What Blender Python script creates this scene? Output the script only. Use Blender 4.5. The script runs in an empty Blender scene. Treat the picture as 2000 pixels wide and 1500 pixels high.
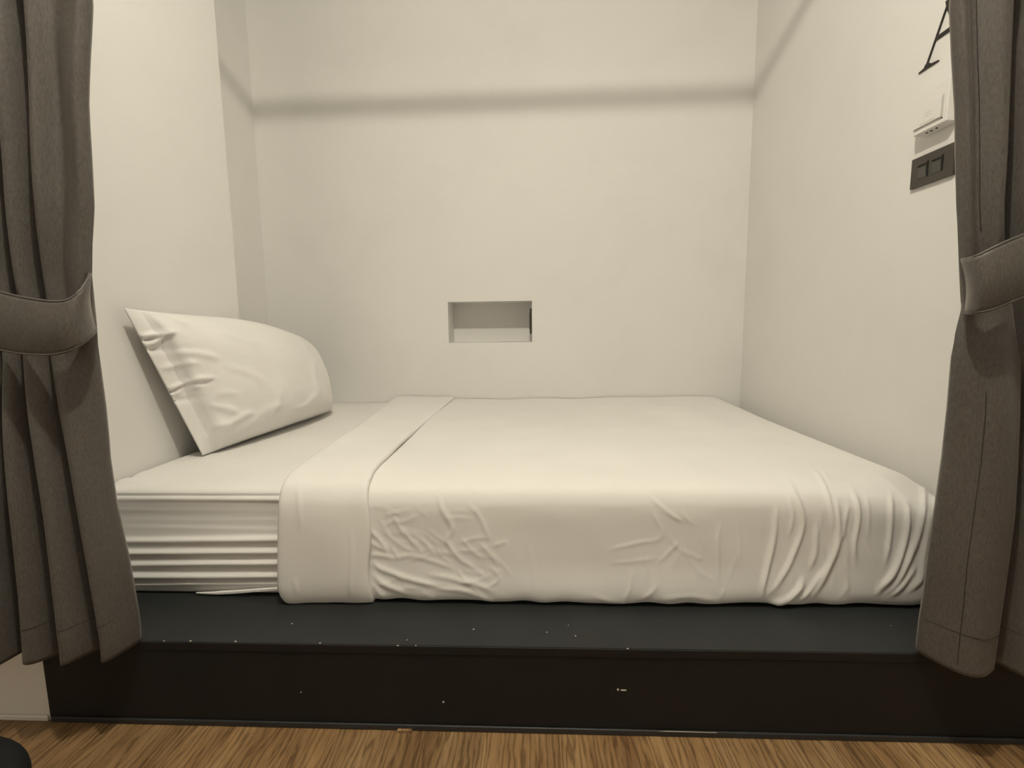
import bpy, bmesh, math, random
import numpy as np
from mathutils import Vector, Matrix

# ------------------------------------------------------------------ camera
S = bpy.context.scene
C = S.collection
F_PX = 930.0
CAM = np.array([0.0, -0.8959, 0.8347])
ROT = np.array([[0.99906194, -0.04259828, 0.00778576],
                [0.0413608, 0.99193575, 0.11980299],
                [-0.01282637, -0.11936859, 0.99276716]])   # columns: right, forward, up
cd = bpy.data.cameras.new('camera'); cam = bpy.data.objects.new('camera', cd); C.objects.link(cam)
cd.sensor_width = 36.0; cd.lens = F_PX / 2000 * 36.0; cd.clip_start = 0.02
M4 = Matrix.Identity(4)
for i in range(3):
    M4[i][0] = ROT[i, 0]; M4[i][1] = ROT[i, 2]; M4[i][2] = -ROT[i, 1]; M4[i][3] = CAM[i]
cam.matrix_world = M4
S.camera = cam

# ------------------------------------------------------------------ light
w = bpy.data.worlds.new('world'); S.world = w; w.use_nodes = True
w.node_tree.nodes['Background'].inputs[0].default_value = (1.0, 0.86, 0.64, 1)
w.node_tree.nodes['Background'].inputs[1].default_value = 0.02
LAMP_COL = (1.0, 0.937, 0.79)
for nm, loc, en, rad in (('ceiling_lamp_light', (-0.02, -0.60, 2.57), 77, 0.019),):
    ld = bpy.data.lights.new(nm, 'POINT'); ld.energy = en; ld.color = LAMP_COL; ld.shadow_soft_size = rad
    lo = bpy.data.objects.new(nm, ld); lo.location = loc; C.objects.link(lo)
vs = S.view_settings
vs.view_transform = 'Standard'; vs.look = 'None'; vs.gamma = 1.0; vs.exposure = 0.0; vs.use_curve_mapping = False

# ------------------------------------------------------------------ photo measuring helpers (used to get world sizes)
def ray(px, py): return ROT @ np.array([(px - 1000) / F_PX, 1.0, (750 - py) / F_PX])
def at(px, py, X=None, Y=None, Z=None):
    d = ray(px, py)
    if Y is not None: t = (Y - CAM[1]) / d[1]
    elif Z is not None: t = (Z - CAM[2]) / d[2]
    else: t = (X - CAM[0]) / d[0]
    return CAM + t * d
def proj(P):
    q = (np.asarray(P) - CAM) @ ROT
    return np.stack([1000 + F_PX * q[..., 0] / q[..., 1], 750 - F_PX * q[..., 2] / q[..., 1]], -1)

# ------------------------------------------------------------------ object helpers
def tag(o, label=None, cat=None, group=None, kind=None):
    if label: o['label'] = label
    if cat: o['category'] = cat
    if group: o['group'] = group
    if kind: o['kind'] = kind
    return o
def empty(name, loc=(0, 0, 0)):
    o = bpy.data.objects.new(name, None); o.location = loc; o.empty_display_size = 0.05; C.objects.link(o); return o
def link(name, me, mat, parent=None, smooth=False):
    o = bpy.data.objects.new(name, me); C.objects.link(o)
    if mat is not None and not me.materials: me.materials.append(mat)
    if smooth: me.polygons.foreach_set('use_smooth', [True] * len(me.polygons))
    if parent is not None:
        o.parent = parent
        o.matrix_parent_inverse = Matrix.Translation(-Vector(parent_world(parent)))
    return o
def parent_world(o):
    v = Vector(o.location)
    if o.parent: v = Vector((0, 0, 0)) if o.type == 'MESH' else v
    return v
def py_mesh(name, V, Fc):
    me = bpy.data.meshes.new(name); me.from_pydata([tuple(map(float, v)) for v in V], [], [tuple(map(int, f)) for f in Fc]); me.update(); return me
def box_bm(bm, a, b, bev=0.0, seg=2):
    a = Vector(a); b = Vector(b)
    r = bmesh.ops.create_cube(bm, size=1.0)
    vs_ = r['verts']
    for v in vs_: v.co = Vector([(a[i] + b[i]) / 2 + v.co[i] * (b[i] - a[i]) for i in range(3)])
    if bev > 0:
        ed = list({e for v in vs_ for e in v.link_edges})
        bmesh.ops.bevel(bm, geom=ed, offset=bev, segments=seg, profile=0.5, affect='EDGES')
def boxes(name, lst, mat, parent=None, bev=0.0, seg=2, smooth=False):
    bm = bmesh.new()
    for a, b in lst: box_bm(bm, a, b, bev, seg)
    me = bpy.data.meshes.new(name); bm.to_mesh(me); bm.free()
    return link(name, me, mat, parent, smooth)
def prism(name, poly, axis, lo, hi, mat, parent=None, bev=0.0):
    """poly = list of 2-D points in the plane across axis; extruded from lo to hi"""
    bm = bmesh.new()
    def P(p, h):
        if axis == 0: return (h, p[0], p[1])
        if axis == 1: return (p[0], h, p[1])
        return (p[0], p[1], h)
    va = [bm.verts.new(P(p, lo)) for p in poly]; vb = [bm.verts.new(P(p, hi)) for p in poly]
    n = len(poly)
    bm.faces.new(va); bm.faces.new(vb[::-1])
    for i in range(n): bm.faces.new((va[i], vb[i], vb[(i + 1) % n], va[(i + 1) % n]))
    bmesh.ops.recalc_face_normals(bm, faces=bm.faces)
    if bev: bmesh.ops.bevel(bm, geom=list(bm.edges), offset=bev, segments=1, affect='EDGES')
    me = bpy.data.meshes.new(name); bm.to_mesh(me); bm.free()
    return link(name, me, mat, parent)
def tube(name, pts, r, mat, parent=None, n=8, cap=True):
    pts = [Vector(p) for p in pts]; V = []; Fc = []
    up = Vector((0.13, 0.21, 0.97))
    for i, p in enumerate(pts):
        t = (pts[min(i + 1, len(pts) - 1)] - pts[max(i - 1, 0)]).normalized()
        a = t.cross(up)
        if a.length < 1e-4: a = t.cross(Vector((1, 0, 0)))
        a.normalize(); b = t.cross(a)
        for k in range(n):
            th = 2 * math.pi * k / n
            V.append(p + (a * math.cos(th) + b * math.sin(th)) * r)
    for i in range(len(pts) - 1):
        for k in range(n):
            Fc.append((i * n + k, i * n + (k + 1) % n, (i + 1) * n + (k + 1) % n, (i + 1) * n + k))
    if cap:
        Fc.append(tuple(range(n))[::-1]); Fc.append(tuple((len(pts) - 1) * n + k for k in range(n)))
    return link(name, py_mesh(name, V, Fc), mat, parent, True)
def lathe(name, prof, cx, cy, mat, parent=None, n=48):
    V = []; Fc = []
    for r, z in prof:
        for k in range(n):
            th = 2 * math.pi * k / n; V.append((cx + r * math.cos(th), cy + r * math.sin(th), z))
    for i in range(len(prof) - 1):
        for k in range(n): Fc.append((i * n + k, i * n + (k + 1) % n, (i + 1) * n + (k + 1) % n, (i + 1) * n + k))
    return link(name, py_mesh(name, V, Fc), mat, parent, True)
def grid_faces(nr, nc, off=0):
    i, j = np.meshgrid(np.arange(nr - 1), np.arange(nc - 1), indexing='ij')
    a = (i * nc + j).ravel() + off
    return np.stack([a, a + 1, a + nc + 1, a + nc], -1)

# ------------------------------------------------------------------ materials
def mat_new(name, col, rough=0.6, spec=0.4):
    m = bpy.data.materials.new(name); m.use_nodes = True
    nt = m.node_tree; b = nt.nodes['Principled BSDF']
    b.inputs['Base Color'].default_value = (*col, 1); b.inputs['Roughness'].default_value = rough
    b.inputs['Specular IOR Level'].default_value = spec
    return m, nt, b
def N(nt, t, **kw):
    n = nt.nodes.new(t)
    for k, v in kw.items():
        if k in n.inputs: n.inputs[k].default_value = v
        else: setattr(n, k, v)
    return n
def ramp(nt, fac, stops):
    r = nt.nodes.new('ShaderNodeValToRGB'); e = r.color_ramp.elements
    while len(e) < len(stops): e.new(0.5)
    for k, (p, c) in enumerate(stops): e[k].position = p; e[k].color = (*c, 1)
    nt.links.new(fac, r.inputs['Fac']); return r.outputs['Color']
def bump(nt, b, height, strength, dist=0.01):
    n = N(nt, 'ShaderNodeBump'); n.inputs['Strength'].default_value = strength; n.inputs['Distance'].default_value = dist
    nt.links.new(height, n.inputs['Height'])
    if b.inputs['Normal'].is_linked: nt.links.new(b.inputs['Normal'].links[0].from_socket, n.inputs['Normal'])
    nt.links.new(n.outputs['Normal'], b.inputs['Normal'])
def coords(nt, scale=(1, 1, 1), kind='Object'):
    tc = N(nt, 'ShaderNodeTexCoord'); mp = N(nt, 'ShaderNodeMapping'); mp.inputs['Scale'].default_value = scale
    nt.links.new(tc.outputs[kind], mp.inputs['Vector']); return mp.outputs['Vector']
def noise(nt, vec, scale, detail=4, rough=0.55, dist=0.0):
    n = N(nt, 'ShaderNodeTexNoise'); n.inputs['Scale'].default_value = scale; n.inputs['Detail'].default_value = detail
    n.inputs['Roughness'].default_value = rough; n.inputs['Distortion'].default_value = dist
    nt.links.new(vec, n.inputs['Vector']); return n.outputs['Fac']

def wall_mat(name, col):
    m, nt, b = mat_new(name, col, 0.62, 0.25)
    v = coords(nt)
    k = [tuple(c * f for c in col) for f in (0.955, 1.0, 1.02)]
    c = ramp(nt, noise(nt, v, 2.2, 6, 0.6, 0.4), [(0.25, k[0]), (0.5, k[1]), (0.8, k[2])])
    nt.links.new(c, b.inputs['Base Color'])
    bump(nt, b, noise(nt, v, 5, 3), 0.08, 0.03)
    bump(nt, b, noise(nt, coords(nt, (1, 1, 0.6)), 160, 3), 0.10, 0.002)
    return m
MW = wall_mat('warm_white_plaster', (0.80, 0.785, 0.755))
MWC = wall_mat('white_ceiling_paint', (0.80, 0.79, 0.77))

def fabric_mat(name, col, wr=0.25, weave=900, sheen=0.1, rough=0.85, mott=0.02, crumple=18):
    m, nt, b = mat_new(name, col, rough, 0.15)
    b.inputs['Sheen Weight'].default_value = sheen; b.inputs['Sheen Roughness'].default_value = 0.4
    v = coords(nt)
    c = ramp(nt, noise(nt, v, 6, 5), [(0.3, tuple(x * (1 - mott) for x in col)), (0.7, tuple(min(1, x * (1 + mott)) for x in col))])
    nt.links.new(c, b.inputs['Base Color'])
    bump(nt, b, noise(nt, v, crumple, 5, 0.5, 0.6), wr, 0.006)
    bump(nt, b, noise(nt, v, weave, 2), 0.12, 0.0006)
    return m
MSHEET = fabric_mat('white_cotton_sheet', (0.82, 0.80, 0.765), 0.04)
MDUVET = fabric_mat('white_cotton_duvet', (0.82, 0.80, 0.765), 0.07, crumple=34)
MPILLOW = fabric_mat('white_pillowcase', (0.83, 0.81, 0.775), 0.07, crumple=24)

def curtain_mat(name):
    m, nt, b = mat_new(name, (0.10, 0.086, 0.072), 0.48, 0.45)
    b.inputs['Sheen Weight'].default_value = 0.15; b.inputs['Sheen Roughness'].default_value = 0.35
    b.inputs['Sheen Tint'].default_value = (0.8, 0.72, 0.62, 1)
    v = coords(nt)
    c = ramp(nt, noise(nt, coords(nt, (1, 1, 0.25)), 420, 3, 0.7), [(0.3, (0.068, 0.060, 0.053)), (0.7, (0.118, 0.105, 0.094))])
    nt.links.new(c, b.inputs['Base Color'])
    bump(nt, b, noise(nt, v, 7, 3), 0.10, 0.02)
    bump(nt, b, noise(nt, coords(nt, (1, 1, 0.4)), 700, 2), 0.25, 0.001)
    return m
MCURT = curtain_mat('charcoal_brown_curtain_cloth')
MSTITCH, _, _ = mat_new('dark_stitching', (0.03, 0.026, 0.022), 0.8)

def paint_black(name, col, rough):
    m, nt, b = mat_new(name, col, rough, 0.35)
    v = coords(nt)
    c = ramp(nt, noise(nt, v, 9, 6, 0.6), [(0.3, tuple(x * 0.85 for x in col)), (0.75, tuple(x * 1.2 for x in col))])
    nt.links.new(c, b.inputs['Base Color'])
    bump(nt, b, noise(nt, v, 140, 3), 0.12, 0.002)
    return m
MBLK = paint_black('black_painted_board', (0.020, 0.022, 0.022), 0.42)
MBLKF = paint_black('black_painted_front', (0.009, 0.0085, 0.0075), 0.6)
MSKIRT = paint_black('dark_grey_vinyl_strip', (0.030, 0.031, 0.032), 0.4)
MCHIP, _, _ = mat_new('pale_bare_chip', (0.62, 0.58, 0.50), 0.8)
MMETAL, _, bb = mat_new('brushed_dark_metal', (0.25, 0.24, 0.23), 0.35); bb.inputs['Metallic'].default_value = 1.0
MPLAST, _, _ = mat_new('white_plastic', (0.80, 0.78, 0.74), 0.35)
MGREYP, _, _ = mat_new('pale_grey_print', (0.55, 0.53, 0.50), 0.5)
MPLATE, _, _ = mat_new('dark_brown_switch_plastic', (0.052, 0.043, 0.035), 0.35)
MROCK, _, _ = mat_new('dark_olive_rocker_plastic', (0.068, 0.066, 0.054), 0.3)
MSLOTSHADE, _, _ = mat_new('black_gap_and_shade', (0.006, 0.006, 0.006), 0.6)
MLETTER, _, _ = mat_new('black_letter_paint', (0.022, 0.018, 0.014), 0.45)
MBIN = paint_black('matte_black_plastic', (0.004, 0.004, 0.005), 0.7)

def wood_mat():
    m, nt, b = mat_new('brown_oak_floorboard', (0.3, 0.16, 0.05), 0.42, 0.4)
    geo = N(nt, 'ShaderNodeNewGeometry'); oi = N(nt, 'ShaderNodeObjectInfo')
    add = N(nt, 'ShaderNodeVectorMath', operation='MULTIPLY_ADD')
    cmb = N(nt, 'ShaderNodeCombineXYZ')
    for k in range(3): nt.links.new(oi.outputs['Random'], cmb.inputs[k])
    add.inputs[1].default_value = (13, 29, 7)
    nt.links.new(cmb.outputs[0], add.inputs[0]); nt.links.new(geo.outputs['Position'], add.inputs[2])
    mp = N(nt, 'ShaderNodeMapping'); mp.inputs['Scale'].default_value = (1.0, 0.11, 1.0); nt.links.new(add.outputs[0], mp.inputs['Vector'])
    vec = mp.outputs['Vector']
    wv = N(nt, 'ShaderNodeTexWave'); wv.wave_type = 'BANDS'; wv.bands_direction = 'X'
    wv.inputs['Scale'].default_value = 24; wv.inputs['Distortion'].default_value = 16; wv.inputs['Detail'].default_value = 4; wv.inputs['Detail Scale'].default_value = 1.6
    nt.links.new(vec, wv.inputs['Vector'])
    fine = noise(nt, vec, 190, 4, 0.6)
    big = noise(nt, vec, 9, 4, 0.55, 0.8)
    c1 = ramp(nt, big, [(0.28, (0.120, 0.066, 0.028)), (0.5, (0.205, 0.124, 0.056)), (0.75, (0.300, 0.198, 0.100))])
    c2 = ramp(nt, wv.outputs['Fac'], [(0.0, (0.36, 0.32, 0.27)), (0.22, (0.86, 0.84, 0.81)), (1.0, (1.1, 1.1, 1.1))])
    c3 = ramp(nt, fine, [(0.3, (0.62, 0.58, 0.52)), (0.6, (1.05, 1.05, 1.05))])
    mx = N(nt, 'ShaderNodeMix', data_type='RGBA', blend_type='MULTIPLY'); mx.inputs[0].default_value = 0.75
    nt.links.new(c1, mx.inputs[6]); nt.links.new(c2, mx.inputs[7])
    mx2 = N(nt, 'ShaderNodeMix', data_type='RGBA', blend_type='MULTIPLY'); mx2.inputs[0].default_value = 0.7
    nt.links.new(mx.outputs[2], mx2.inputs[6]); nt.links.new(c3, mx2.inputs[7])
    hs = N(nt, 'ShaderNodeHueSaturation'); mr = N(nt, 'ShaderNodeMapRange')
    mr.inputs['To Min'].default_value = 1.15; mr.inputs['To Max'].default_value = 1.6
    nt.links.new(oi.outputs['Random'], mr.inputs['Value']); nt.links.new(mr.outputs[0], hs.inputs['Value'])
    nt.links.new(mx2.outputs[2], hs.inputs['Color']); nt.links.new(hs.outputs[0], b.inputs['Base Color'])
    bump(nt, b, wv.outputs['Fac'], 0.15, 0.002)
    return m
MWOOD = wood_mat()
MSUB, _, _ = mat_new('dark_subfloor', (0.05, 0.03, 0.015), 0.8)

# ------------------------------------------------------------------ room dimensions (metres)
XL, XP, XR = -1.3404, -1.0908, 1.0345      # recess left wall, near left wall, right wall
YP, YB = 0.8548, 1.4977                    # end of the near left wall, back wall
HP, HB = 0.1895, 0.4553                    # platform top, mattress top
CEIL, LINT = 2.75, 2.532
RX, RY = 2.4, -3.0

# ---- floor of planks
floor = tag(boxes('floor', [((-RX, RY, -0.06), (RX, 0.02, -0.012))], MSUB), kind='structure')
random.seed(4)
pw, pl_, g = 0.153, 1.22, 0.0001
bm = bmesh.new(); box_bm(bm, (-pw / 2 + g, -pl_ / 2 + g, -0.012), (pw / 2 - g, pl_ / 2 - g, 0.0), 0.0005, 1)
plank_me = bpy.data.meshes.new('plank'); bm.to_mesh(plank_me); bm.free(); plank_me.materials.append(MWOOD)
x0 = -0.2573 - pw / 2 - 14 * pw
for i in range(31):
    x = x0 + i * pw
    if x < -RX + pw / 2 or x > RX - pw / 2: continue
    off = random.choice((0.0, 0.41, 0.8))
    y_hi = 0.0
    first = pl_ - off if off else pl_
    y = 0.0
    L = [first, pl_, pl_]
    for k, ln in enumerate(L):
        if y - ln < RY: ln = y - RY
        if ln < 0.05: break
        o = bpy.data.objects.new('plank', plank_me); C.objects.link(o)
        o.location = (x, y - ln / 2, 0); o.scale = (1, ln / pl_, 1); o.parent = floor
        y -= ln
        if y <= RY + 0.01: break

# ---- niche walls
def struct(name, lst, mat=MW): return tag(boxes(name, lst, mat), kind='structure')
hx0, hx1, hz0, hz1, hd = -0.4188, 0.0007, 0.7574, 0.9617, 0.175
T = 0.12
back = []
wb = struct('wall_back', [((XL - T, YB, 0), (hx0, YB + 0.3, CEIL)), ((hx1, YB, 0), (XR + T, YB + 0.3, CEIL)),
                          ((hx0, YB, 0), (hx1, YB + 0.3, hz0)), ((hx0, YB, hz1), (hx1, YB + 0.3, CEIL)),
                          ((hx0, YB + hd, hz0), (hx1, YB + 0.3, hz1))])
struct('wall_left', [((XL - T, 0.0005, 0), (XP, YP, CEIL)), ((XL - T, YP, 0), (XL, YB, CEIL)), ((XP, 0.0005, 0), (-1.047, 0.019, HP - .019))])
struct('wall_right', [((XR, 0.0005, 0), (XR + T, YB, CEIL))])
struct('wall_front_left', [((-RX, 0.0005, 0), (XL - T, 0.13, CEIL))])
struct('wall_front_right', [((XR + T, 0.0005, 0), (RX, 0.13, CEIL))])
struct('added_shade_lintel', [((XP, 0.0005, LINT), (XR, 0.13, CEIL))])  # unseen lintel, added to shade the top of the back wall
struct('wall_room_left', [((-RX - T, RY, 0), (-RX, 0.13, CEIL))])
struct('wall_room_right', [((RX, RY, 0), (RX + T, 0.13, CEIL))])
struct('wall_room_rear', [((-RX, RY - T, 0), (RX, RY, CEIL))])
struct('ceiling', [((-RX - T, RY - T, CEIL), (RX + T, YB + 0.3, CEIL + 0.1))], MWC)
# white caulk-like strip at the foot of the wall left of the platform
tag(boxes('baseboard_left', [((-RX, -0.004, 0.0), (-1.052, 0.0005, 0.013))], MPLAST, None, 0.003), kind='structure')

# ------------------------------------------------------------------ bed platform
plat = tag(empty('bed_platform', (0, 0.7, 0)), 'low black painted platform filling the niche under the mattress', 'platform')
PXL, PXR = -1.047, 1.16
bl = boxes('top_board', [((XP + 0.001, 0.0, HP - 0.018), (XR - 0.001, YB - 0.001, HP))], MBLK, plat)
boxes('edge_strip', [((PXL, -0.0035, HP - 0.018), (PXR, -0.0002, HP - .0004))], MBLKF, plat, 0.0006, 1)
boxes('front_panel', [((PXL, -0.0015, 0.0), (PXR, 0.0, HP - 0.0195))], MBLKF, plat)
boxes('skirting_strip', [((PXL + 0.004, -0.006, 0.0005), (PXR, -0.0016, 0.013))], MSKIRT, plat, 0.002)
boxes('core', [((XP + 0.002, 0.02, 0.0), (XR - 0.002, YB - 0.002, HP - 0.019))], MBLKF, plat)
chips = []
def chip_top(px, py, a, b_):
    p = at(px, py, Z=HP); chips.append(((p[0] - a, p[1] - b_, HP - 0.001), (p[0] + a, p[1] + b_, HP + 0.0006)))
def chip_front(px, py, a, b_, Y=-0.0015):
    p = at(px, py, Y=Y); chips.append(((p[0] - a, Y - 0.0006, p[2] - b_), (p[0] + a, Y + 0.001, p[2] + b_)))
for q in ((570, 1218, .0016, .0014), (795, 1250, .0012, .0012), (925, 1229, .0016, .0016), (1068, 1235, .0014, .0012), (1124, 1242, .0016, .0014), (1110, 1221, .001, .001), (1740, 1222, .001, .001)): chip_top(*q)
for q in ((625, 1256, .0018, .0014), (372, 1252, .0022, .0012), (460, 1253, .0022, .0012), (320, 1252, .0014, .001), (812, 1261, .0014, .001), (777, 1261, .002, .0008), (1226, 1267, .0022, .0008)): chip_front(*q, Y=-0.0035)
for q in ((866, 1371, .002, .0018), (1207, 1347, .002, .0022), (1218, 1348, .0055, .0013), (907, 1268, .001, .001), (588, 1352, .0012, .0012)): chip_front(*q)
bm = bmesh.new()
for a, b in chips: box_bm(bm, a, b, 0.0004, 1)
p0 = at(1284, 1422, Y=-0.0065); p1 = at(1400, 1428, Y=-0.0065)
vv = [bm.verts.new((p0[0], -0.0066, 0.0125)), bm.verts.new((p1[0], -0.0066, 0.0122)), bm.verts.new((p1[0], -0.0066, 0.0138)), bm.verts.new((p0[0] + .02, -0.0066, 0.0146))]
bm.faces.new(vv)
me = bpy.data.meshes.new('paint_chips'); bm.to_mesh(me); bm.free()
tag(link('paint_chips', me, MCHIP, plat), kind='stuff')

# ------------------------------------------------------------------ mattress with fitted sheet
def catmull(P, n):
    P = np.array(P, float); d = np.r_[0, np.cumsum(np.linalg.norm(np.diff(P, axis=0), axis=1))]
    Q = np.vstack([2 * P[0] - P[1], P, 2 * P[-1] - P[-2]]); out = []
    for s in np.linspace(0, d[-1], n):
        i = min(max(np.searchsorted(d, s, side='right') - 1, 0), len(P) - 2)
        t = (s - d[i]) / (d[i + 1] - d[i]); a, b, c, e = Q[i], Q[i + 1], Q[i + 2], Q[i + 3]
        out.append(0.5 * ((2 * b) + (c - a) * t + (2 * a - 5 * b + 4 * c - e) * t * t + (3 * b - a - 3 * c + e) * t ** 3))
    return np.array(out)
mattress = tag(empty('mattress', (0, 0.8, HP)), 'thick mattress in a white fitted sheet lying on the black platform', 'mattress')
boxes('mattress_core', [((XP + 0.03, 0.27, HP + 0.0012), (XR - 0.16, YB - 0.02, HB - 0.045))], MSHEET, mattress, 0.03, 3)
prof = catmull([(0.27, HP + .0012), (0.200, HP + .0012), (0.184, .1925), (0.176, .203), (0.176, .26), (0.182, .32), (0.189, .38), (0.190, .425), (0.197, .443), (0.222, .4515), (0.30, .4540), (0.45, .4553)], 170)
tail = np.stack([np.linspace(0.45, YB - 0.004, 40)[1:], np.full(39, .4553)], -1)
prof = np.vstack([prof, tail])
tg = np.gradient(prof, axis=0); nr = np.stack([-tg[:, 1], tg[:, 0]], -1); nr /= np.linalg.norm(nr, axis=1)[:, None]
xs = np.linspace(XP + 0.006, -0.30, 150)
Xg, Ki = np.meshgrid(xs, np.arange(len(prof)), indexing='xy')
Yg = prof[Ki, 0]; Zg = prof[Ki, 1]
u = (Xg + 1.085) / 0.49             # 0 at the wall end, 1 at the duvet edge
disp = np.zeros_like(Xg)
front = (Yg < 0.24)
def ridge(z0, z1, amp, wd, a0=1.0, a1=1.0, sharp=0.35):
    zc = z0 + (z1 - z0) * u + 0.0012 * np.sin(3.5 * u + z0 * 90)
    dz = (Zg - zc) / wd
    g_ = np.where(dz > 0, np.exp(-(dz / sharp) ** 2), np.exp(-dz ** 2))
    return amp * (a0 + (a1 - a0) * u) * g_ * front
disp += ridge(.325, .331, .0110, .013, .55, 1)
disp += ridge(.293, .304, .0110, .012, .8, 1)
disp += ridge(.266, .274, .0110, .012, .6, 1)
disp += ridge(.236, .245, .0110, .012, .9, 1)
disp += ridge(.212, .224, .0065, .008, .5, 1)
disp += ridge(.357, .354, .0018, .010, .3, .8)
disp += ridge(.376, .378, .0008, .008, .4, .8)
disp += ridge(.402, .398, .0008, .006, 1, .4)
disp += ridge(.4265, .4285, .0045, .0055, .3, 1.0, 1.0)
disp -= ridge(.4335, .4375, .0050, .0035, .9, 1.0, 1.0)
# soft gathers at the wall end and on the top
disp += 0.004 * np.exp(-((Xg + 1.06) / .035) ** 2) * np.sin(Yg * 95 + 2) * np.clip((.36 - Yg) / .08, 0, 1) * (Zg > .4)
disp += 0.0008 * np.sin(Xg * 14 + Yg * 12) * (Yg > .3)
end = np.clip((Xg - (XP + 0.006)) / 0.03, 0, 1)
disp -= 0.02 * (1 - np.sqrt(1 - (1 - end) ** 2)) * (Yg < 1.4)
V = np.stack([Xg, Yg + nr[Ki, 0] * disp * 1.0, Zg + nr[Ki, 1] * disp], -1)
V[..., 2] = np.maximum(V[..., 2], HP + 0.001)
V = V.reshape(-1, 3)
link('fitted_sheet', py_mesh('fitted_sheet', V, grid_faces(*Xg.shape)), MSHEET, mattress, True)
# ribbed elastic hem peeking out at the bottom edge
pts = [at(x, y, Y=.170) for x, y in ((385, 1157), (420, 1157), (460, 1155), (500, 1152), (552, 1148))]
pts = catmull(pts, 90)
bm = bmesh.new()
for i, p in enumerate(pts):
    a = (0.0028 if i % 2 else 0.0021) * min(1, .15 + i / 30)
    box_bm(bm, (p[0] - .0012, p[1] - a - .003, p[2] - a), (p[0] + .0012, p[1] + a, p[2] + a))
me = bpy.data.meshes.new('elastic_hem'); bm.to_mesh(me); bm.free(); link('elastic_hem', me, MSHEET, mattress)

# ------------------------------------------------------------------ duvet
duvet = tag(empty('duvet', (0.2, 0.8, HB)), 'white duvet tucked around the right part of the mattress with its top edge folded back', 'duvet')
YF, XRD, R = 0.148, XR - 0.024, 0.17
pd = [(0.050, .1935), (0.020, .194), (0.004, .200), (-0.003, .225), (-0.001, .28), (0.003, .35), (0.006, .41), (0.013, .438), (0.030, .458), (0.065, .4675), (0.115, .4705), (R, .4715)]
pd = catmull(pd, 105)
xa = -0.56
nfx, nco, nry = 430, 46, 80
path = [];                       # outline in plan: point, outward normal
fx = np.linspace(xa, XRD - R, nfx)
for x in fx: path.append((x, YF, 0, -1, 0.0))
for k in range(1, nco):
    a = k / nco * math.pi / 2
    path.append((XRD - R + R * math.sin(a), YF + R - R * math.cos(a), math.sin(a), -math.cos(a), math.sin(2 * a)))
ry = np.linspace(YF + R, YB - 0.006, nry)
for y in ry: path.append((XRD, y, 1, 0, 0.0))
path = np.array(path)
D = pd[:, 0][:, None]; Z = pd[:, 1][:, None] + 0 * path[:, 0][None]
Xd = path[:, 0][None] - path[:, 2][None] * D
Yd = path[:, 1][None] - path[:, 3][None] * D
# softer, lower edge towards the foot end
foot = np.clip((Xd - 0.45) / 0.55, 0, 1) ** 2
def sst(x, a, b): t = np.clip((x - a) / (b - a), 0, 1); return t * t * (3 - 2 * t)
hi_ = sst(Z, .30, .45)
edge = np.exp(-((D - 0.02) / 0.06) ** 2) * hi_
Z = Z - 0.034 * foot * edge - 0.008 * foot * hi_
corner = path[:, 4][None] * np.ones_like(D)
Z = Z - 0.012 * corner * np.exp(-((D - 0.06) / 0.05) ** 2) * hi_
# bottom line: hangs a little lower / further out in the middle
low = 1 - sst(Z, .20, .30)
Yd = Yd - low * 0.008 * np.exp(-((Xd - 0.15) / 0.45) ** 2)
def lift(x, y): return 0.012 * np.clip((y - 1.0) / .5, 0, 1) * np.clip((x - .2) / .7, 0, 1)
Z = Z + lift(Xd, Yd) * hi_
skirt = np.stack([Xd, Yd, Z], -1)
nX, nY = nfx, nry
TX, TY = np.meshgrid(fx, ry, indexing='xy')
foot_t = np.clip((TX - 0.45) / 0.55, 0, 1) ** 2
TZ = np.full_like(TX, pd[-1, 1]) - 0.008 * foot_t - 0.034 * foot_t * math.exp(-((R - 0.02) / 0.06) ** 2)
puff = np.minimum(1, (TY - ry[0]) / 0.25) * np.minimum(1, (XRD - R - TX) / 0.2)
TZ = TZ + puff * (0.006 * np.sin(TX * 5 + 1) * np.sin(TY * 4.2) + 0.002 * np.sin(TX * 17 + TY * 9))
TZ = TZ + lift(TX, TY)
top = np.stack([TX, TY, TZ], -1)

def seg_dist(P, A, B):
    AB = B - A; t = np.clip(((P - A) @ AB) / (AB @ AB), 0, 1)
    return np.linalg.norm(P - (A + t[:, None] * AB), axis=1), t
def crease_field(Px, curves):
    out = np.zeros(len(Px))
    for pts_, amp, wd in curves:
        pts_ = np.array(pts_, float); n = len(pts_) - 1
        best = np.full(len(Px), 1e9); par = np.zeros(len(Px))
        lo = pts_.min(0) - 4 * wd; hi = pts_.max(0) + 4 * wd
        idx = np.where(((Px > lo) & (Px < hi)).all(1))[0]
        if not len(idx): continue
        Q = Px[idx]; best = np.full(len(idx), 1e9); par = np.zeros(len(idx))
        for k in range(n):
            d, t = seg_dist(Q, pts_[k], pts_[k + 1]); m = d < best
            best[m] = d[m]; par[m] = (k + t[m]) / n
        taper = np.clip(par / 0.2, 0, 1) * np.clip((1 - par) / 0.2, 0, 1); taper = 0.12 + 0.88 * taper
        out[idx] += amp * taper * np.exp(-(best / wd) ** 2)
    return out
def sm(pts_, n=12): return catmull(np.array(pts_, float), n)
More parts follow.
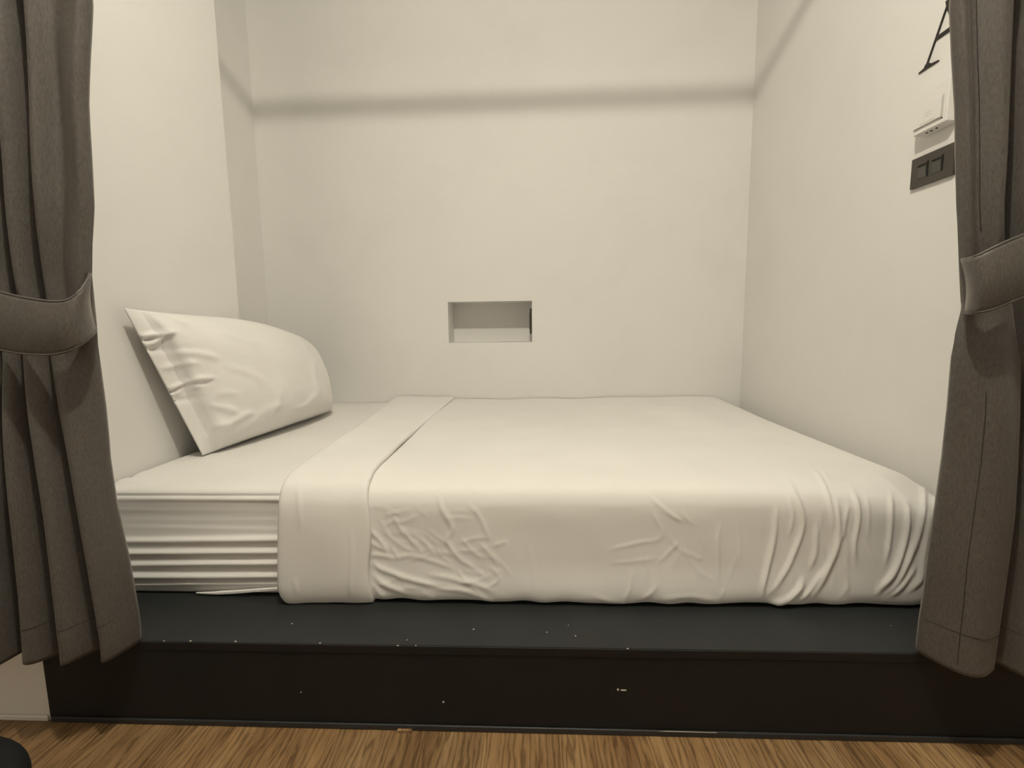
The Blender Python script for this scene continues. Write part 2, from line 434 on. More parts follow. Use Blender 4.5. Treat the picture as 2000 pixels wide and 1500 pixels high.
CUR = [
 ([(853, 958), (866, 1000), (884, 1032), (874, 1058), (900, 1093), (930, 1110)], .0042, 6), ([(913, 983), (937, 1010), (957, 1055)], .0032, 5),
 ([(722, 1033), (740, 1053), (757, 1074)], .0045, 5), ([(722, 1058), (736, 1066), (758, 1078)], .0040, 5), ([(723, 1084), (745, 1085), (770, 1090)], .0040, 4.5),
 ([(725, 1101), (753, 1114), (800, 1131), (867, 1147)], .0060, 6), ([(727, 1121), (753, 1141), (800, 1162)], .0055, 6), ([(730, 1140), (738, 1155), (752, 1168)], .0040, 5),
 ([(833, 1121), (880, 1130), (930, 1142), (967, 1157)], .0045, 6), ([(850, 1150), (900, 1153), (950, 1170), (985, 1181)], .0040, 5), ([(767, 1007), (778, 1026), (792, 1050)], .0025, 5),
 ([(760, 1095), (800, 1085), (850, 1098), (890, 1112)], .0030, 5), ([(800, 1040), (830, 1060), (850, 1085)], .0022, 5), ([(935, 1060), (960, 1085), (975, 1105)], .0025, 5),
 ([(740, 1030), (790, 1070), (820, 1076)], .0022, 4), ([(960, 1110), (975, 1130), (950, 1150)], .0028, 4), ([(890, 1140), (930, 1135), (965, 1120)], .0022, 4),
 ([(1267, 968), (1307, 1003), (1338, 1020)], .0038, 4.5), ([(1273, 1000), (1293, 1040), (1280, 1060)], .0028, 4), ([(1405, 1025), (1402, 1090), (1405, 1145)], .0030, 5),
 ([(1233, 1110), (1230, 1150), (1215, 1181)], .0035, 5), ([(1284, 1140), (1272, 1158), (1250, 1172)], .0038, 5), ([(1285, 1055), (1240, 1062), (1190, 1074)], .0024, 4),
 ([(1190, 1100), (1240, 1096), (1290, 1090)], .0018, 4), ([(1300, 1040), (1330, 1075), (1380, 1095)], .0020, 4), ([(1330, 1055), (1300, 1085), (1285, 1100)], .0020, 4),
 ([(1320, 1000), (1345, 1015), (1360, 1030)], .0018, 4), ([(1365, 1000), (1370, 1060), (1362, 1110)], .0014, 4), ([(1440, 1000), (1445, 1060), (1440, 1110)], .0012, 4),
 ([(1340, 1085), (1370, 1120), (1400, 1135)], .0016, 4), ([(1150, 1160), (1200, 1176), (1260, 1180)], .0030, 5), ([(1290, 1170), (1340, 1165), (1400, 1172)], .0030, 5),
 ([(1030, 1060), (1042, 1110), (1045, 1160)], .0014, 6), ([(1413, 1150), (1408, 1170)], .0028, 4),
 ([(1517, 985), (1511, 1050), (1494, 1123), (1487, 1175)], .0050, 6), ([(1536, 935), (1562, 988), (1567, 1030), (1547, 1088), (1520, 1138), (1500, 1160)], .0055, 6),
 ([(1593, 1025), (1593, 1073), (1582, 1112)], .0045, 6), ([(1633, 972), (1637, 1035), (1632, 1073), (1603, 1138), (1585, 1166)], .0070, 7),
 ([(1657, 985), (1650, 1020), (1643, 1055)], .0035, 5), ([(1663, 948), (1677, 1005), (1668, 1065), (1672, 1105)], .0048, 5.5), ([(1580, 905), (1608, 945), (1624, 1000), (1626, 1040)], .0040, 5),
 ([(1740, 958), (1739, 1033), (1729, 1102)], .0052, 5.5), ([(1772, 978), (1770, 1040), (1747, 1113), (1709, 1161)], .0075, 7),
 ([(1740, 893), (1783, 925), (1802, 953), (1800, 1007), (1787, 1060), (1755, 1132), (1733, 1158)], .0070, 6), ([(1817, 1000), (1803, 1085), (1797, 1130), (1772, 1158)], .0055, 6),
 ([(1568, 1128), (1560, 1150), (1533, 1172), (1498, 1181)], .0075, 7), ([(1515, 1050), (1500, 1110), (1488, 1150)], .0025, 4), ([(1690, 960), (1697, 1000), (1695, 1050)], .0020, 4),
 ([(1760, 900), (1800, 930), (1822, 960), (1825, 1010)], .0040, 4.5), ([(1640, 870), (1670, 900), (1690, 930)], .0016, 5), ([(1560, 880), (1600, 910), (1625, 950)], .0018, 5),
 ([(1540, 960), (1548, 1010), (1540, 1050)], .0025, 4), ([(1610, 1110), (1580, 1155), (1560, 1172)], .0040, 5), ([(1790, 1100), (1765, 1140), (1740, 1165)], .0045, 5),
 ([(1640, 1100), (1655, 1140), (1640, 1170)], .0022, 5), ([(1345, 915), (1360, 930), (1370, 945)], .0012, 4), ([(1255, 925), (1275, 945), (1292, 962)], .0016, 4),
]
CUR = [(sm(c, max(10, 5 * len(c))) if len(c) > 2 else c, a * (.62 if np.mean([q[0] for q in c]) < 1450 else .95), w_ * .82) for c, a, w_ in CUR]
rs = np.random.RandomState(3)
for k in range(90):                                     # short random puckers
    if k % 2: cx, cy = rs.uniform(735, 990), rs.uniform(985, 1165)
    else: cx, cy = rs.uniform(1240, 1800), rs.uniform(960, 1165)
    a = rs.uniform(-0.4, 1.0) if k % 2 else (math.pi / 2 + rs.uniform(-.6, .4))
    l = rs.uniform(14, 34)
    CUR.append(([(cx - l * math.cos(a), cy - l * math.sin(a)), (cx, cy + rs.uniform(-4, 4)), (cx + l * math.cos(a), cy + l * math.sin(a))], rs.uniform(.0006, .0013), 3.2))
def apply_creases(G):
    sh = G.shape; du = np.gradient(G, axis=1); dv = np.gradient(G, axis=0)
    nrm = np.cross(du, dv); nrm /= np.linalg.norm(nrm, axis=-1, keepdims=True) + 1e-12
    Pf = G.reshape(-1, 3); nf = nrm.reshape(-1, 3)
    view = CAM - Pf; facing = (nf * view).sum(1) / np.linalg.norm(view, axis=1)
    return Pf, nf, facing
Pf, nf, facing = apply_creases(skirt)
if facing[: len(facing) // 2].mean() < 0: nf = -nf; facing = -facing
cf = crease_field(proj(Pf), CUR) * np.clip(facing * 6, 0, 1) * np.clip((R - (D + 0 * Xd).ravel()) / .05, 0, 1)
low_noise = 0.0005 * np.sin(Pf[:, 0] * 23 + Pf[:, 2] * 31) * (Pf[:, 2] < .42)
hem = 0.0018 * np.sin(Pf[:, 0] * 47 + 1.3 * np.sin(Pf[:, 0] * 19)) * np.clip((.225 - Pf[:, 2]) / .03, 0, 1)
Pf = Pf + nf * (cf + low_noise + hem)[:, None]
Pf[:, 2] = np.maximum(Pf[:, 2], HP + 0.0008)
npf = skirt.shape[1]
Vd = [Pf]; Fd = [grid_faces(skirt.shape[0], npf)]
Vd.append(top.reshape(-1, 3)); Fd.append(grid_faces(nY, nX, len(Pf)))
me = py_mesh('duvet_cover', np.vstack(Vd), np.vstack(Fd))
bm = bmesh.new(); bm.from_mesh(me); bmesh.ops.remove_doubles(bm, verts=bm.verts, dist=0.0006)
bmesh.ops.recalc_face_normals(bm, faces=bm.faces); bm.to_mesh(me); bm.free()
link('duvet_cover', me, MDUVET, duvet, True)

# folded-back cuff: runs over the front face and the top
pc = catmull([(0.060, .1945), (0.022, .1945), (0.004, .203), (-0.004, .235), (-0.003, .30), (0.001, .37), (0.006, .415), (0.014, .440), (0.032, .4595), (0.070, .468), (0.15, .4715)], 110)
pc[:, 0] += YF
tailc = np.stack([np.linspace(pc[-1, 0], YB - 0.006, 60)[1:], np.full(59, .4715)], -1)
pc = np.vstack([pc, tailc]); tg = np.gradient(pc, axis=0); nc_ = np.stack([-tg[:, 1], tg[:, 0]], -1); nc_ /= np.linalg.norm(nc_, axis=1)[:, None]
lx = np.interp(pc[:, 0], [.10, .15, .19, .39, .77, 1.44], [-.588, -.592, -.598, -.618, -.642, -.700])
rx = np.interp(pc[:, 0], [.10, .15, .27, .57, 1.35, 1.5], [-.380, -.382, -.402, -.412, -.400, -.398])
onfront = pc[:, 0] < .2
lx = np.where(onfront & (pc[:, 1] < .44), -.594 - 0.010 * np.clip((.42 - pc[:, 1]) / .2, 0, 1) + 0.012 * np.clip((.225 - pc[:, 1]) / .03, 0, 1), lx)
rx = np.where(onfront & (pc[:, 1] < .44), -.380 - .004 * np.sin(pc[:, 1] * 30), rx)
ker = np.ones(9) / 9
lx = np.convolve(np.pad(lx, 4, 'edge'), ker, 'valid'); rx = np.convolve(np.pad(rx, 4, 'edge'), ker, 'valid')
sec = [(0.03, -.018), (0.010, -.016), (0.002, -.008), (0.0, .002), (0.012, .012), (0.04, .0165), (0.10, .018), (0.2, .0172), (0.32, .0165), (0.45, .016), (0.58, .0155), (0.70, .015), (0.80, .0145), (0.90, .014), (0.955, .013), (0.985, .0115), (1.0, .0085), (0.998, .003), (0.985, -.002)]
sec = catmull(sec, 70)
K = len(pc); J = len(sec)
us, of = sec[:, 0], sec[:, 1]
Xc = lx[:, None] + (rx - lx)[:, None] * us[None]
tt = np.linspace(0, 1, K)[:, None]
wob = 0.0008 * np.sin(us[None] * 7 + tt * 13) + 0.0004 * np.sin(us[None] * 19 - tt * 9)
ofs = of[None] + wob * (of[None] > 0.008)
Yc = pc[:, 0][:, None] + nc_[:, 0][:, None] * ofs; Zc = pc[:, 1][:, None] + nc_[:, 1][:, None] * ofs
Vc = np.stack([Xc, Yc, Zc], -1)
cc = [([(686, 1035), (688, 1090), (684, 1140), (686, 1168)], .0035, 4), ([(582, 945), (584, 990), (590, 1040)], .0018, 5), ([(575, 1130), (580, 1160)], .0016, 5), ([(676, 900), (668, 940)], .0012, 6)]
Pc = Vc.reshape(-1, 3); nn = np.stack([np.zeros((K, J)), nc_[:, 0][:, None] + 0 * Xc, nc_[:, 1][:, None] + 0 * Xc], -1).reshape(-1, 3)
Pc = Pc + nn * (crease_field(proj(Pc), cc) * (np.tile(of, K) > .008))[:, None]
Pc[:, 2] = np.maximum(Pc[:, 2], HP + 0.0008); Pc[:, 1] = np.minimum(Pc[:, 1], YB - .003)
me = py_mesh('folded_cuff', Pc, grid_faces(K, J))
o = link('folded_cuff', me, MSHEET, duvet, True); o['label'] = 'smooth folded-back band of the duvet'

# ------------------------------------------------------------------ pillow
pil = tag(empty('pillow', (-1.0, 0.85, HB)), 'plump white pillow standing on its long edge against the left wall', 'pillow')
BL, BR, TL, TR = np.array([-1.000, 0.470, .459]), np.array([-.925, 1.225, .459]), np.array([-1.062, .315, .898]), np.array([-1.035, 1.285, .770])
nu, nv = 150, 100
U, Vv = np.meshgrid(np.linspace(0, 1, nu), np.linspace(0, 1, nv), indexing='xy')
U3, V3 = U[..., None], Vv[..., None]
P0 = (1 - U3) * (1 - V3) * BL + U3 * (1 - V3) * BR + (1 - U3) * V3 * TL + U3 * V3 * TR
e1 = (BR - BL) / np.linalg.norm(BR - BL); nrm = np.cross(e1, TL - BL); nrm /= np.linalg.norm(nrm); upv = np.cross(nrm, e1)
# outline: top edge bulges up past the middle, sides pulled in slightly
P0 = P0 + V3 ** 2 * (0.040 * np.sin(np.pi * U3 ** 1.25) ** 1.3) * upv
P0 = P0 + U3 ** 3 * -0.006 * np.sin(np.pi * V3) * e1
P0 = P0 - (1 - V3) ** 3 * (-0.003) * np.sin(np.pi * U3) * upv
hemw = 0.052
ue = np.clip((U - hemw * 0.9) / (1 - hemw * 0.9), 0, 1)
infl = (np.clip(1 - np.abs(2 * ue - 1) ** 2.3, 0, 1) ** 0.62) * (np.clip(1 - np.abs(2 * Vv - 1) ** 2.2, 0, 1) ** 0.62)
flat = 0.012 * np.clip(1 - np.abs(2 * Vv - 1) ** 8, 0, 1) * np.clip(U / 0.01, 0, 1) ** .5 * np.clip((1 - U) / .02, 0, 1) ** .5
flat = flat * np.where(U < hemw, 0.0, np.clip(1 - (U - hemw) / .1, 0, 1) * 1.0 + np.clip((U - hemw) / .1, 0, 1)) + 0.022 * np.clip(U / hemw, 0, 1) * np.clip(1 - np.abs(2 * Vv - 1) ** 8, 0, 1) * np.clip((1 - U) / .15, 0, 1)
Fr = P0 + nrm * (0.105 * infl + flat)[..., None]
PC = [([(250, 668), (285, 658), (320, 652), (345, 648)], .008, 7), ([(280, 680), (300, 668), (330, 650)], .006, 6), ([(305, 772), (340, 757), (380, 742), (420, 738)], .006, 6),
      ([(330, 775), (360, 760), (400, 752)], .004, 6), ([(310, 722), (350, 712), (390, 708)], .0035, 7), ([(340, 690), (380, 690), (430, 700)], .003, 8),
      ([(400, 790), (440, 798), (470, 808)], .0035, 7), ([(400, 785), (430, 770), (470, 768)], .002, 8), ([(430, 850), (445, 830), (480, 810), (500, 805)], .004, 8),
      ([(395, 865), (415, 840), (440, 815)], .003, 8), ([(390, 825), (420, 833), (450, 825)], .0028, 7), ([(255, 600), (310, 608), (350, 625), (380, 640)], .006, 8),
      ([(425, 640), (470, 660), (520, 672)], .0028, 9), ([(440, 715), (490, 730), (520, 750)], .0025, 9), ([(520, 820), (540, 790), (545, 760)], .003, 9), ([(480, 840), (520, 800), (560, 790)], .0025, 9),
      ([(570, 800), (600, 790), (620, 765)], .003, 7), ([(560, 640), (585, 660), (605, 690)], .003, 7), ([(610, 700), (615, 740), (630, 775)], .003, 6)]
VAL = [([(248, 672), (275, 664), (305, 660)], -.007, 5), ([(308, 777), (335, 765), (360, 752)], -.006, 5), ([(345, 770), (380, 752), (420, 744)], -.003, 5)]
PC = [(sm(c, 16), a * 1.9, w_ * .85) for c, a, w_ in PC + VAL]
Pp = Fr.reshape(-1, 3)
Pp = Pp + nrm * (0.004 * (np.sin(U * 13 + Vv * 7) * np.sin(Vv * 11 - U * 5) * infl).ravel())[:, None]
dd = crease_field(proj(Pp), PC)
Uf = U.ravel(); Vf = Vv.ravel()
edgefade = np.clip(Uf / .012, 0, 1) * np.clip((1 - Uf) / .02, 0, 1) * np.clip(Vf / .02, 0, 1) * np.clip((1 - Vf) / .02, 0, 1)
stitchg = -0.0028 * np.exp(-((Uf - hemw) / .006) ** 2) + 0.0018 * np.exp(-((Uf - hemw - .014) / .008) ** 2)
notch = -0.006 * (np.exp(-((Vf - .745) / .02) ** 2) + np.exp(-((Vf - .405) / .02) ** 2)) * np.exp(-(Uf / .07) ** 2)
Pp = Pp + nrm * ((dd + stitchg + notch) * edgefade)[:, None]
Bk = (P0 - nrm * (0.06 * infl + flat * .3)[..., None]).reshape(-1, 3)
Bk[:, 0] = np.maximum(Bk[:, 0], XP + 0.004)
Pp[:, 2] = np.maximum(Pp[:, 2], HB + .0015); Bk[:, 2] = np.maximum(Bk[:, 2], HB + .0015)
Fp = grid_faces(nv, nu); me = py_mesh('pillowcase', np.vstack([Pp, Bk]), np.vstack([Fp, Fp[:, ::-1] + len(Pp)]))
bm = bmesh.new(); bm.from_mesh(me); bmesh.ops.remove_doubles(bm, verts=bm.verts, dist=0.0004); bmesh.ops.recalc_face_normals(bm, faces=bm.faces); bm.to_mesh(me); bm.free()
link('pillowcase', me, MPILLOW, pil, True)
# double stitched side hem
ln = []
for k in range(6, nv - 5):
    i = k * nu + int(hemw * (nu - 1)); ln.append(Pp[i] + nrm * .0004)
tube('stitching', ln, 0.0007, MPILLOW, pil, 6)
# ------------------------------------------------------------------ curtains
ROD_Z, ROD_Y = 2.393, -0.055
YC = -0.048; HEM = 0.200
def make_curtain(name, label, rows_edge, rows_val, nval_extra, sgn, step_px, rid):
    """rows_*: measured px positions at heights py; sgn=-1 when folds go to the left of the leading edge"""
    root = tag(empty(name, (at(rows_edge[0][1], 0, Y=YC)[0], YC, HEM)), label, 'curtain', 'curtains tied back at the bed niche')
    pys = [-420, -200, 0, 100, 200, 300, 400, 480, 540, 600, 650, 700, 800, 900, 1000, 1100, 1180, 1240, 1300]
    def itp(tab, y): return float(np.interp(y, [a for a, _ in tab], [b for _, b in tab]))
    Zr, Xr_ = [], []
    for y in pys:
        e = itp(rows_edge, y); vals = [itp(t, y) for t in rows_val]
        lastx = vals[-1]
        sp = step_px * (0.75 if 520 < y < 720 else (1.0 + max(0, (y - 720)) / 1400))
        for k in range(nval_extra): vals.append(lastx + sgn * sp * (k + 1))
        fl = float(np.interp(y, [640, 1150], [0, 1]))
        q = [at(e, max(y, 0), Y=YC + .008 + .030 * fl)] + [at(x, max(y, 0), Y=YC) for x in vals]
        Zr.append(q[1][2] if y >= 0 else q[1][2] + (-y) * 0.00225); Xr_.append([p[0] for p in q])
    Zr = np.array(Zr); Xr_ = np.array(Xr_); o_ = np.argsort(Zr); Zr = Zr[o_]; Xr_ = Xr_[o_]
    nz, ns = 150, 22
    zs = np.concatenate([np.linspace(ROD_Z - .012, 1.4, 30), np.linspace(1.4, HEM, nz)[1:]])
    rows = []
    for z in zs:
        xk = np.array([np.interp(z, Zr, Xr_[:, k]) for k in range(Xr_.shape[1])])
        tie = math.exp(-((z - TIE_Z) / 0.13) ** 2)
        flare = np.clip((TIE_Z - z) / .6, 0, 1)
        amp = 0.034 * (1 - .45 * tie) + 0.012 * flare
        dep = 0.034 * (1 - .45 * tie)
        row = [(xk[0] + sgn * .014, YC + .020 + .030 * flare), (xk[0] + sgn * .004, YC + .015 + .030 * flare)]
        for k in range(len(xk) - 1):
            for j in range(ns):
                s = j / ns
                if k == 0:
                    pn = min(1, max(0, (s - .08) / (rid[0] - 1.6 * rid[1] - .08)))
                    ya = (-0.014 + 0.012 * pn) * (1 - .5 * tie) - amp * .78 * math.exp(-((s - rid[0]) / rid[1]) ** 2)
                    yb_ = -amp * .95 * math.sin(math.pi * s) ** 0.95
                    fm = min(1, flare * 5)
                    yy = YC + ya * (1 - fm) + yb_ * fm + (0.006 + 0.028 * flare) * (1 - s)
                    yy += 0.016 * max(0, 1 - s / .08) ** 2 * (1 - fm)
                    yy += (dep + .006) * max(0, (s - .86) / .14) ** 1.3
                    yy += 0.0015 * math.sin(s * 9 + z * 3)
                else:
                    kk = k + 0.35 * math.sin(k * 2.3)
                    a = math.sin(math.pi * s ** (1.0 + .25 * math.sin(k * 1.7))) ** 1.20
                    yy = YC + dep - (amp + dep) * a * (0.9 + .2 * math.sin(k * 3.1))
                    yy -= 0.010 * flare * k / 3
                row.append((xk[k] + (xk[k + 1] - xk[k]) * s, yy))
        row.append((xk[-1], YC + dep))
        rows.append([(x, y, z) for x, y in row])
    V = np.array(rows)
    # small vertical wander and sideways pulls above the tie
    V[..., 1] += 0.002 * np.sin(V[..., 2] * 11 + V[..., 0] * 60)
    V[..., 2] += (V[..., 2] < .26) * 0.004 * np.sin(V[..., 0] * 55)
    V[..., 1] = np.minimum(V[..., 1], 0.0045 + 10 * (V[..., 2] > HP + 0.6))
    me = py_mesh('cloth', V.reshape(-1, 3), grid_faces(V.shape[0], V.shape[1]))
    o = link('cloth', me, MCURT, root, True)
    sd = o.modifiers.new('thickness', 'SOLIDIFY'); sd.thickness = 0.0022; sd.offset = 0
    return root, V
TIE_Z = 0.865
eL = [(-420, 178), (0, 176), (80, 174), (170, 172), (250, 173), (330, 178), (380, 180), (450, 176), (540, 174), (600, 179), (650, 185), (700, 192), (800, 204), (900, 214), (960, 222), (1030, 238), (1100, 255), (1180, 268), (1240, 275), (1300, 278)]
vL = [[(-420, 40), (0, 55), (200, 68), (400, 80), (540, 86), (615, 93), (700, 101), (800, 122), (900, 147), (1000, 167), (1100, 183), (1230, 205), (1300, 210)],
      [(-420, -12), (0, 2), (200, 5), (400, 15), (540, 30), (615, 40), (700, 51), (800, 63), (900, 76), (1000, 93), (1100, 109), (1230, 128), (1300, 134)],
      [(-420, -58), (0, -50), (400, -35), (540, -20), (615, -8), (700, 6), (900, 26), (1100, 38), (1230, 52), (1300, 56)],
      [(-420, -110), (0, -105), (400, -85), (540, -65), (700, -40), (900, -20), (1100, 0), (1230, 15), (1300, 18)]]
curtL, VL = make_curtain('curtain', 'charcoal curtain tied back on the left side of the niche, beside the pillow', eL, vL, 4, -1, 55, (.76, .14))
eR = [(-420, 1845), (0, 1856), (100, 1860), (200, 1866), (350, 1868), (430, 1872), (500, 1879), (560, 1883), (612, 1887), (640, 1876), (680, 1864), (740, 1860), (860, 1847), (960, 1832), (1040, 1816), (1100, 1807), (1200, 1797), (1300, 1788)]
vR = [[(-420, 1985), (0, 1985), (300, 1972), (430, 1962), (500, 1968), (600, 1985), (700, 1999), (850, 1993), (1000, 1983), (1100, 1970), (1200, 1957), (1320, 1944)],
      [(-420, 2060), (0, 2055), (430, 2030), (600, 2035), (700, 2060), (1000, 2060), (1200, 2045), (1320, 2035)]]
curtR, VR = make_curtain('curtain', 'charcoal curtain tied back on the right side of the niche, beside the wall switches', eR, vR, 5, 1, 60, (.60, .22))

def tieback(top, bot, label, root_x):
    """top/bot: (px, py, depth Y) along the band"""
    A = catmull([at(x, y, Y=d) for x, y, d in top], 70); B = catmull([at(x, y, Y=d) for x, y, d in bot], 70)
    n = 12; rows = []
    for k in range(n):
        s = k / (n - 1); r = A * (1 - s) + B * s
        r = r + np.array([0, -1, 0]) * (0.008 * math.sin(math.pi * s))
        rows.append(r)
    V = np.array(rows)
    t = empty('curtain_tieback', tuple(V[n // 2, 35])); tag(t, label, 'tieback', 'curtain tiebacks')
    o = link('band', py_mesh('band', V.reshape(-1, 3), grid_faces(n, 70)), MCURT, t, True)
    sd = o.modifiers.new('thickness', 'SOLIDIFY'); sd.thickness = 0.005; sd.offset = 0
    for nm, e, q in (('hem_seam', A, B), ('hem_seam', B, A)):
        tube(nm, [e[i] + (q[i] - e[i]) * 0.012 + np.array([0, -.0018, 0]) for i in range(70)], 0.0024, MCURT, t, 6)
    return t
YB1 = -0.104
tl = [(-330, 470, 0.0), (-250, 492, -.05), (-140, 528, -.09), (-60, 548, YB1), (0, 568, YB1), (40, 578, YB1), (80, 585, YB1), (118, 588, YB1), (140, 582, -.098), (158, 567, -.088), (169, 551, -.074), (176, 538, -.056), (174, 531, -.03), (160, 528, -.012)]
blw = [(-330, 566, 0.0), (-250, 598, -.05), (-140, 638, -.09), (-60, 663, YB1), (0, 683, YB1), (40, 691, YB1), (90, 694, YB1), (125, 690, YB1), (145, 683, -.100), (160, 674, -.092), (172, 664, -.080), (182, 654, -.062), (186, 646, -.036), (170, 640, -.012)]
tieback(tl, blw, 'charcoal cloth tieback band wrapped around the left curtain', -0.8)
tr_ = [(1893, 500, .000), (1881, 503, -.025), (1879, 505, -.050), (1887, 504, -.075), (1905, 499, -.092), (1935, 484, -.100), (1965, 470, -.102), (2000, 456, -.102), (2060, 432, -.095), (2140, 404, -.07), (2240, 375, -.02), (2275, 365, 0.0)]
br_ = [(1900, 606, .000), (1889, 611, -.025), (1886, 613, -.050), (1893, 613, -.075), (1910, 611, -.092), (1935, 606, -.100), (1965, 594, -.102), (2000, 580, -.102), (2060, 555, -.095), (2140, 520, -.07), (2240, 478, -.02), (2275, 465, 0.0)]
tieback(tr_, br_, 'charcoal cloth tieback band wrapped around the right curtain', 0.8)

# side-hem stitching and lower hem stitching on the curtains
def surf_line(V, col, z_hi, z_lo, root, off=0.0022):
    pts_ = [V[i, col] + np.array([0, -off, 0]) for i in range(V.shape[0]) if z_lo <= V[i, col, 2] <= z_hi]
    tube('stitching', pts_, 0.0006, MSTITCH, root, 5)
def surf_row(V, z, c0, c1, root, off=0.0022):
    i = int(np.argmin(np.abs(V[:, 3, 2] - z)))
    tube('stitching', [V[i, c] + np.array([0, -off, 0]) for c in range(c0, c1)], 0.0006, MSTITCH, root, 5)
surf_line(VR, 2 + 7, 1.5, 0.98, curtR); surf_line(VR, 2 + 6, 0.72, HEM + .005, curtR)
surf_row(VR, HEM + .075, 2, VR.shape[1] - 2, curtR); surf_row(VL, HEM + .075, 2, VL.shape[1] - 2, curtL)

# rod the curtains hang from
rod = tag(empty('curtain_rod', (0, ROD_Y, ROD_Z)), 'slim metal curtain rod spanning the top of the niche opening', 'curtain rod')
tube('rod', [(-1.45, ROD_Y, ROD_Z), (0, ROD_Y, ROD_Z), (1.45, ROD_Y, ROD_Z)], 0.0080, MMETAL, rod, 16)
for x in (-1.40, 1.40):
    boxes('bracket', [((x - .012, ROD_Y - .006, ROD_Z - .016), (x + .012, 0.0004, ROD_Z - .009)), ((x - .018, -0.005, ROD_Z - .05), (x + .018, 0.0004, ROD_Z + .03))], MMETAL, rod, 0.001, 1)

# ------------------------------------------------------------------ right wall: key card holder, switch plate, letter
ky0, ky1, kz0, kz1, kd = 0.3655, 0.4675, 1.3165, 1.4150, 0.030
key = tag(empty('key_card_holder', (XR, (ky0 + ky1) / 2, kz0)), 'white plastic key card holder on the right wall above the dark switch plate', 'card holder')
xf = XR - kd
prism('body', [(XR - .0002, kz0 - .002), (xf, kz0), (xf, kz1), (XR - .0002, kz1 + .002)], 1, ky0, ky1, MPLAST, key, 0.0015)
# raised card pocket on the front face, open at the top
boxes('card_pocket', [((xf - .004, ky0 + .016, kz0 + .014), (xf + .001, ky1 - .003, kz0 + .062))], MPLAST, key, 0.001, 1)
boxes('pocket_groove', [((xf - .0012, ky0 + .012, kz0 + .0105), (xf + .001, ky1 - .003, kz0 + .0135)), ((xf - .0012, ky0 + .012, kz0 + .0105), (xf + .001, ky0 + .0155, kz0 + .066))], MGREYP, key)
# printed key-card mark and a thin line of print
icon = []
yc, zc = (ky0 + ky1) / 2 + .003, kz0 + .038
for dy in (-.006, .006):
    for k in range(4):
        a0, a1 = k * math.pi / 2, (k + 1) * math.pi / 2
        m_ = ((a0 + a1) / 2)
        icon.append(((xf - .0044, yc + dy + .005 * math.cos(m_) - .0016, zc + .005 * math.sin(m_) - .0010), (xf - .0036, yc + dy + .005 * math.cos(m_) + .0016, zc + .005 * math.sin(m_) + .0010)))
boxes('printed_mark', icon, MGREYP, key)
boxes('printed_line', [((xf - .0044, yc - .022, kz0 + .0185), (xf - .0036, yc + .022, kz0 + .0197))], MGREYP, key)
for dy in (-.012, .004, .018):
    boxes('screw_hole', [((XR - .020, yc + dy - .0016, kz0 - .0026), (XR - .016, yc + dy + .0016, kz0 - .0008))], MSLOTSHADE, key)

sy0, sy1, sz1 = 0.3595, 0.4935, 1.2665; sz0 = sz1 - 0.0775
sw = tag(empty('switch_plate', (XR, (sy0 + sy1) / 2, sz0)), 'dark brown double light switch plate on the right wall below the card holder', 'light switch')
boxes('plate', [((XR - .0085, sy0, sz0), (XR - .0002, sy1, sz1))], MPLATE, sw, 0.002, 2)
zc = (sz0 + sz1) / 2
for yc in (0.4535, 0.4085):
    r_ = prism('rocker', [(XR - .0080, zc - .019), (XR - .0098, zc - .019), (XR - .0125, zc + .017), (XR - .0080, zc + .017)], 1, yc - .0135, yc + .0135, MROCK, sw, 0.0006)
    boxes('indicator_slot', [((XR - .0138, yc - .012, zc + .0105), (XR - .0118, yc + .011, zc + .0150))], MSLOTSHADE, r_)
    boxes('rocker_bevel_shade', [((XR - .0092, yc - .0185, zc - .020), (XR - .0082, yc - .0137, zc + .020))], MSLOTSHADE, sw)  # dark strip standing in for the shade along the right bevel

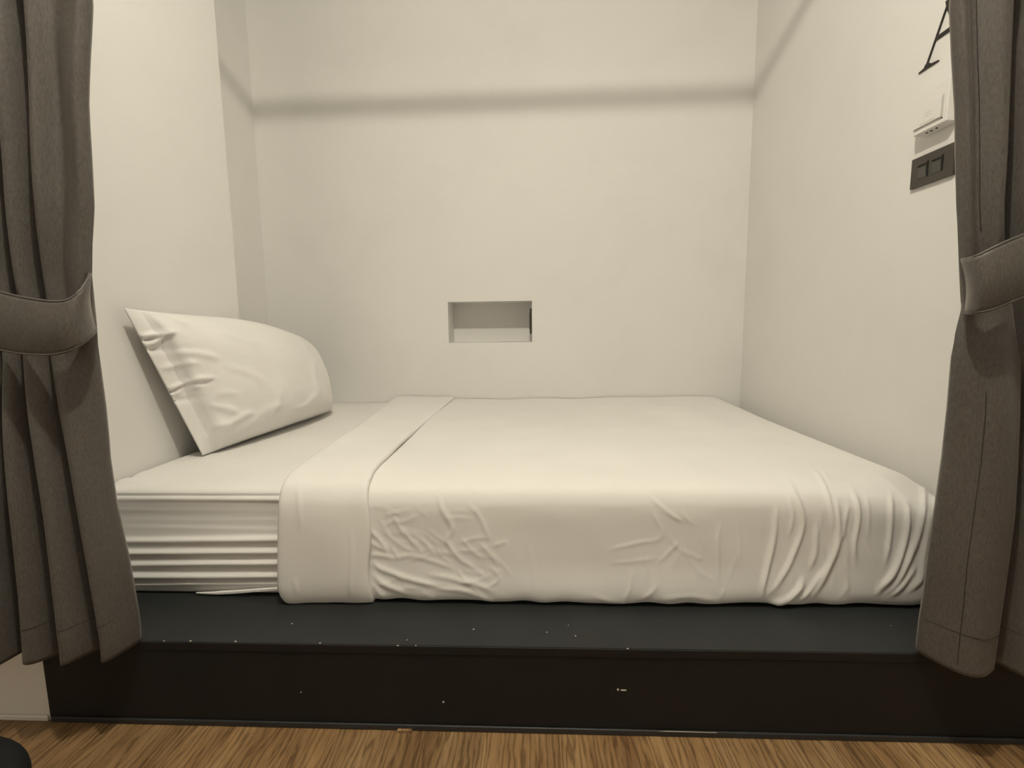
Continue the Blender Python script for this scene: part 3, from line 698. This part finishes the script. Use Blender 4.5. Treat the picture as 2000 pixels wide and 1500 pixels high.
let = tag(empty('wall_letter', (XR, .42, 1.489)), 'black serif capital letter A on the right wall above the card holder', 'letter')
lx0, lx1 = XR - .0030, XR - .0002
strokes = [[(.4800, 1.499), (.4745, 1.499), (.4288, 1.603), (.4315, 1.609)],                                   # thin left stroke
           [(.4345, 1.622), (.4240, 1.622), (.3510, 1.499), (.3800, 1.499), (.4300, 1.606)],                     # thick right stroke
           [(.4575, 1.5435), (.3960, 1.5435), (.3990, 1.5525), (.4535, 1.5525)],                                # crossbar
           [(.503, 1.4875), (.440, 1.4875), (.441, 1.4905), (.462, 1.4935), (.4725, 1.500), (.4825, 1.500), (.486, 1.4935), (.502, 1.4905)],
           [(.405, 1.4875), (.328, 1.4875), (.329, 1.4905), (.344, 1.4935), (.350, 1.500), (.381, 1.500), (.386, 1.4935), (.404, 1.4905)]]
for k, (s_, nm) in enumerate(zip(strokes, ('stroke', 'stroke', 'crossbar', 'serif', 'serif'))):
    prism(nm, s_, 0, lx0 - .00005 * k, lx1, MLETTER, let)

# ------------------------------------------------------------------ dark plate added in place of a dark gap inside the wall recess
so = tag(empty('dark_gap_plate', (hx1, YB + .07, .86)), 'dark plate standing in for a dark gap on the right side inside the small wall recess', 'dark gap')
z1_, z0_ = at(1037, 603, Y=YB + .03)[2], at(1037, 652, Y=YB + .03)[2]
boxes('plate', [((hx1 - .011, YB + .02, z0_), (hx1 - .0002, YB + .10, z1_))], MPLATE, so, 0.0015, 1)
boxes('dark_gap_face', [((hx1 - .0125, YB + .032, z0_ + .02), (hx1 - .0108, YB + .088, z1_ - .02))], MSLOTSHADE, so)

# ------------------------------------------------------------------ black bin in the bottom left corner
bn = tag(empty('waste_bin', (-.83, -.392, 0)), 'black rounded bin on the floor in the bottom left corner, cut off by the frame', 'bin')
cx, cy, rr, hh = -.830, -.392, .129, .239
pr = [(0.0, .002), (rr * .88, .002), (rr * .9, .006), (rr * .97, hh * .6), (rr, hh - .042)]
lathe('bin_body', pr, cx, cy, MBIN, bn)
pr2 = [(rr * .99, hh - .042), (rr * 1.01, hh - .040)] + [(rr * 1.01 - .04 + .04 * math.cos(a), hh - .04 + .04 * math.sin(a)) for a in np.linspace(0, math.pi / 2, 12)] + [(0.0, hh + .001)]
lathe('bin_lid', pr2, cx, cy, MBIN, bn)
# thin offcut of floorboard overlapping the strip at the foot of the platform
pa = at(777, 1421, Y=-.006); pb = at(805, 1421, Y=-.006)
o = bpy.data.objects.new('plank', py_mesh('plank_offcut', [(x, y, z) for x in (pa[0], pb[0]) for y in (-.012, -.0062) for z in (0.0002, 0.0055)], [(0, 1, 3, 2), (4, 6, 7, 5), (0, 4, 5, 1), (2, 3, 7, 6), (1, 5, 7, 3), (0, 2, 6, 4)]))
o.data.materials.append(MWOOD); C.objects.link(o); o.parent = floor
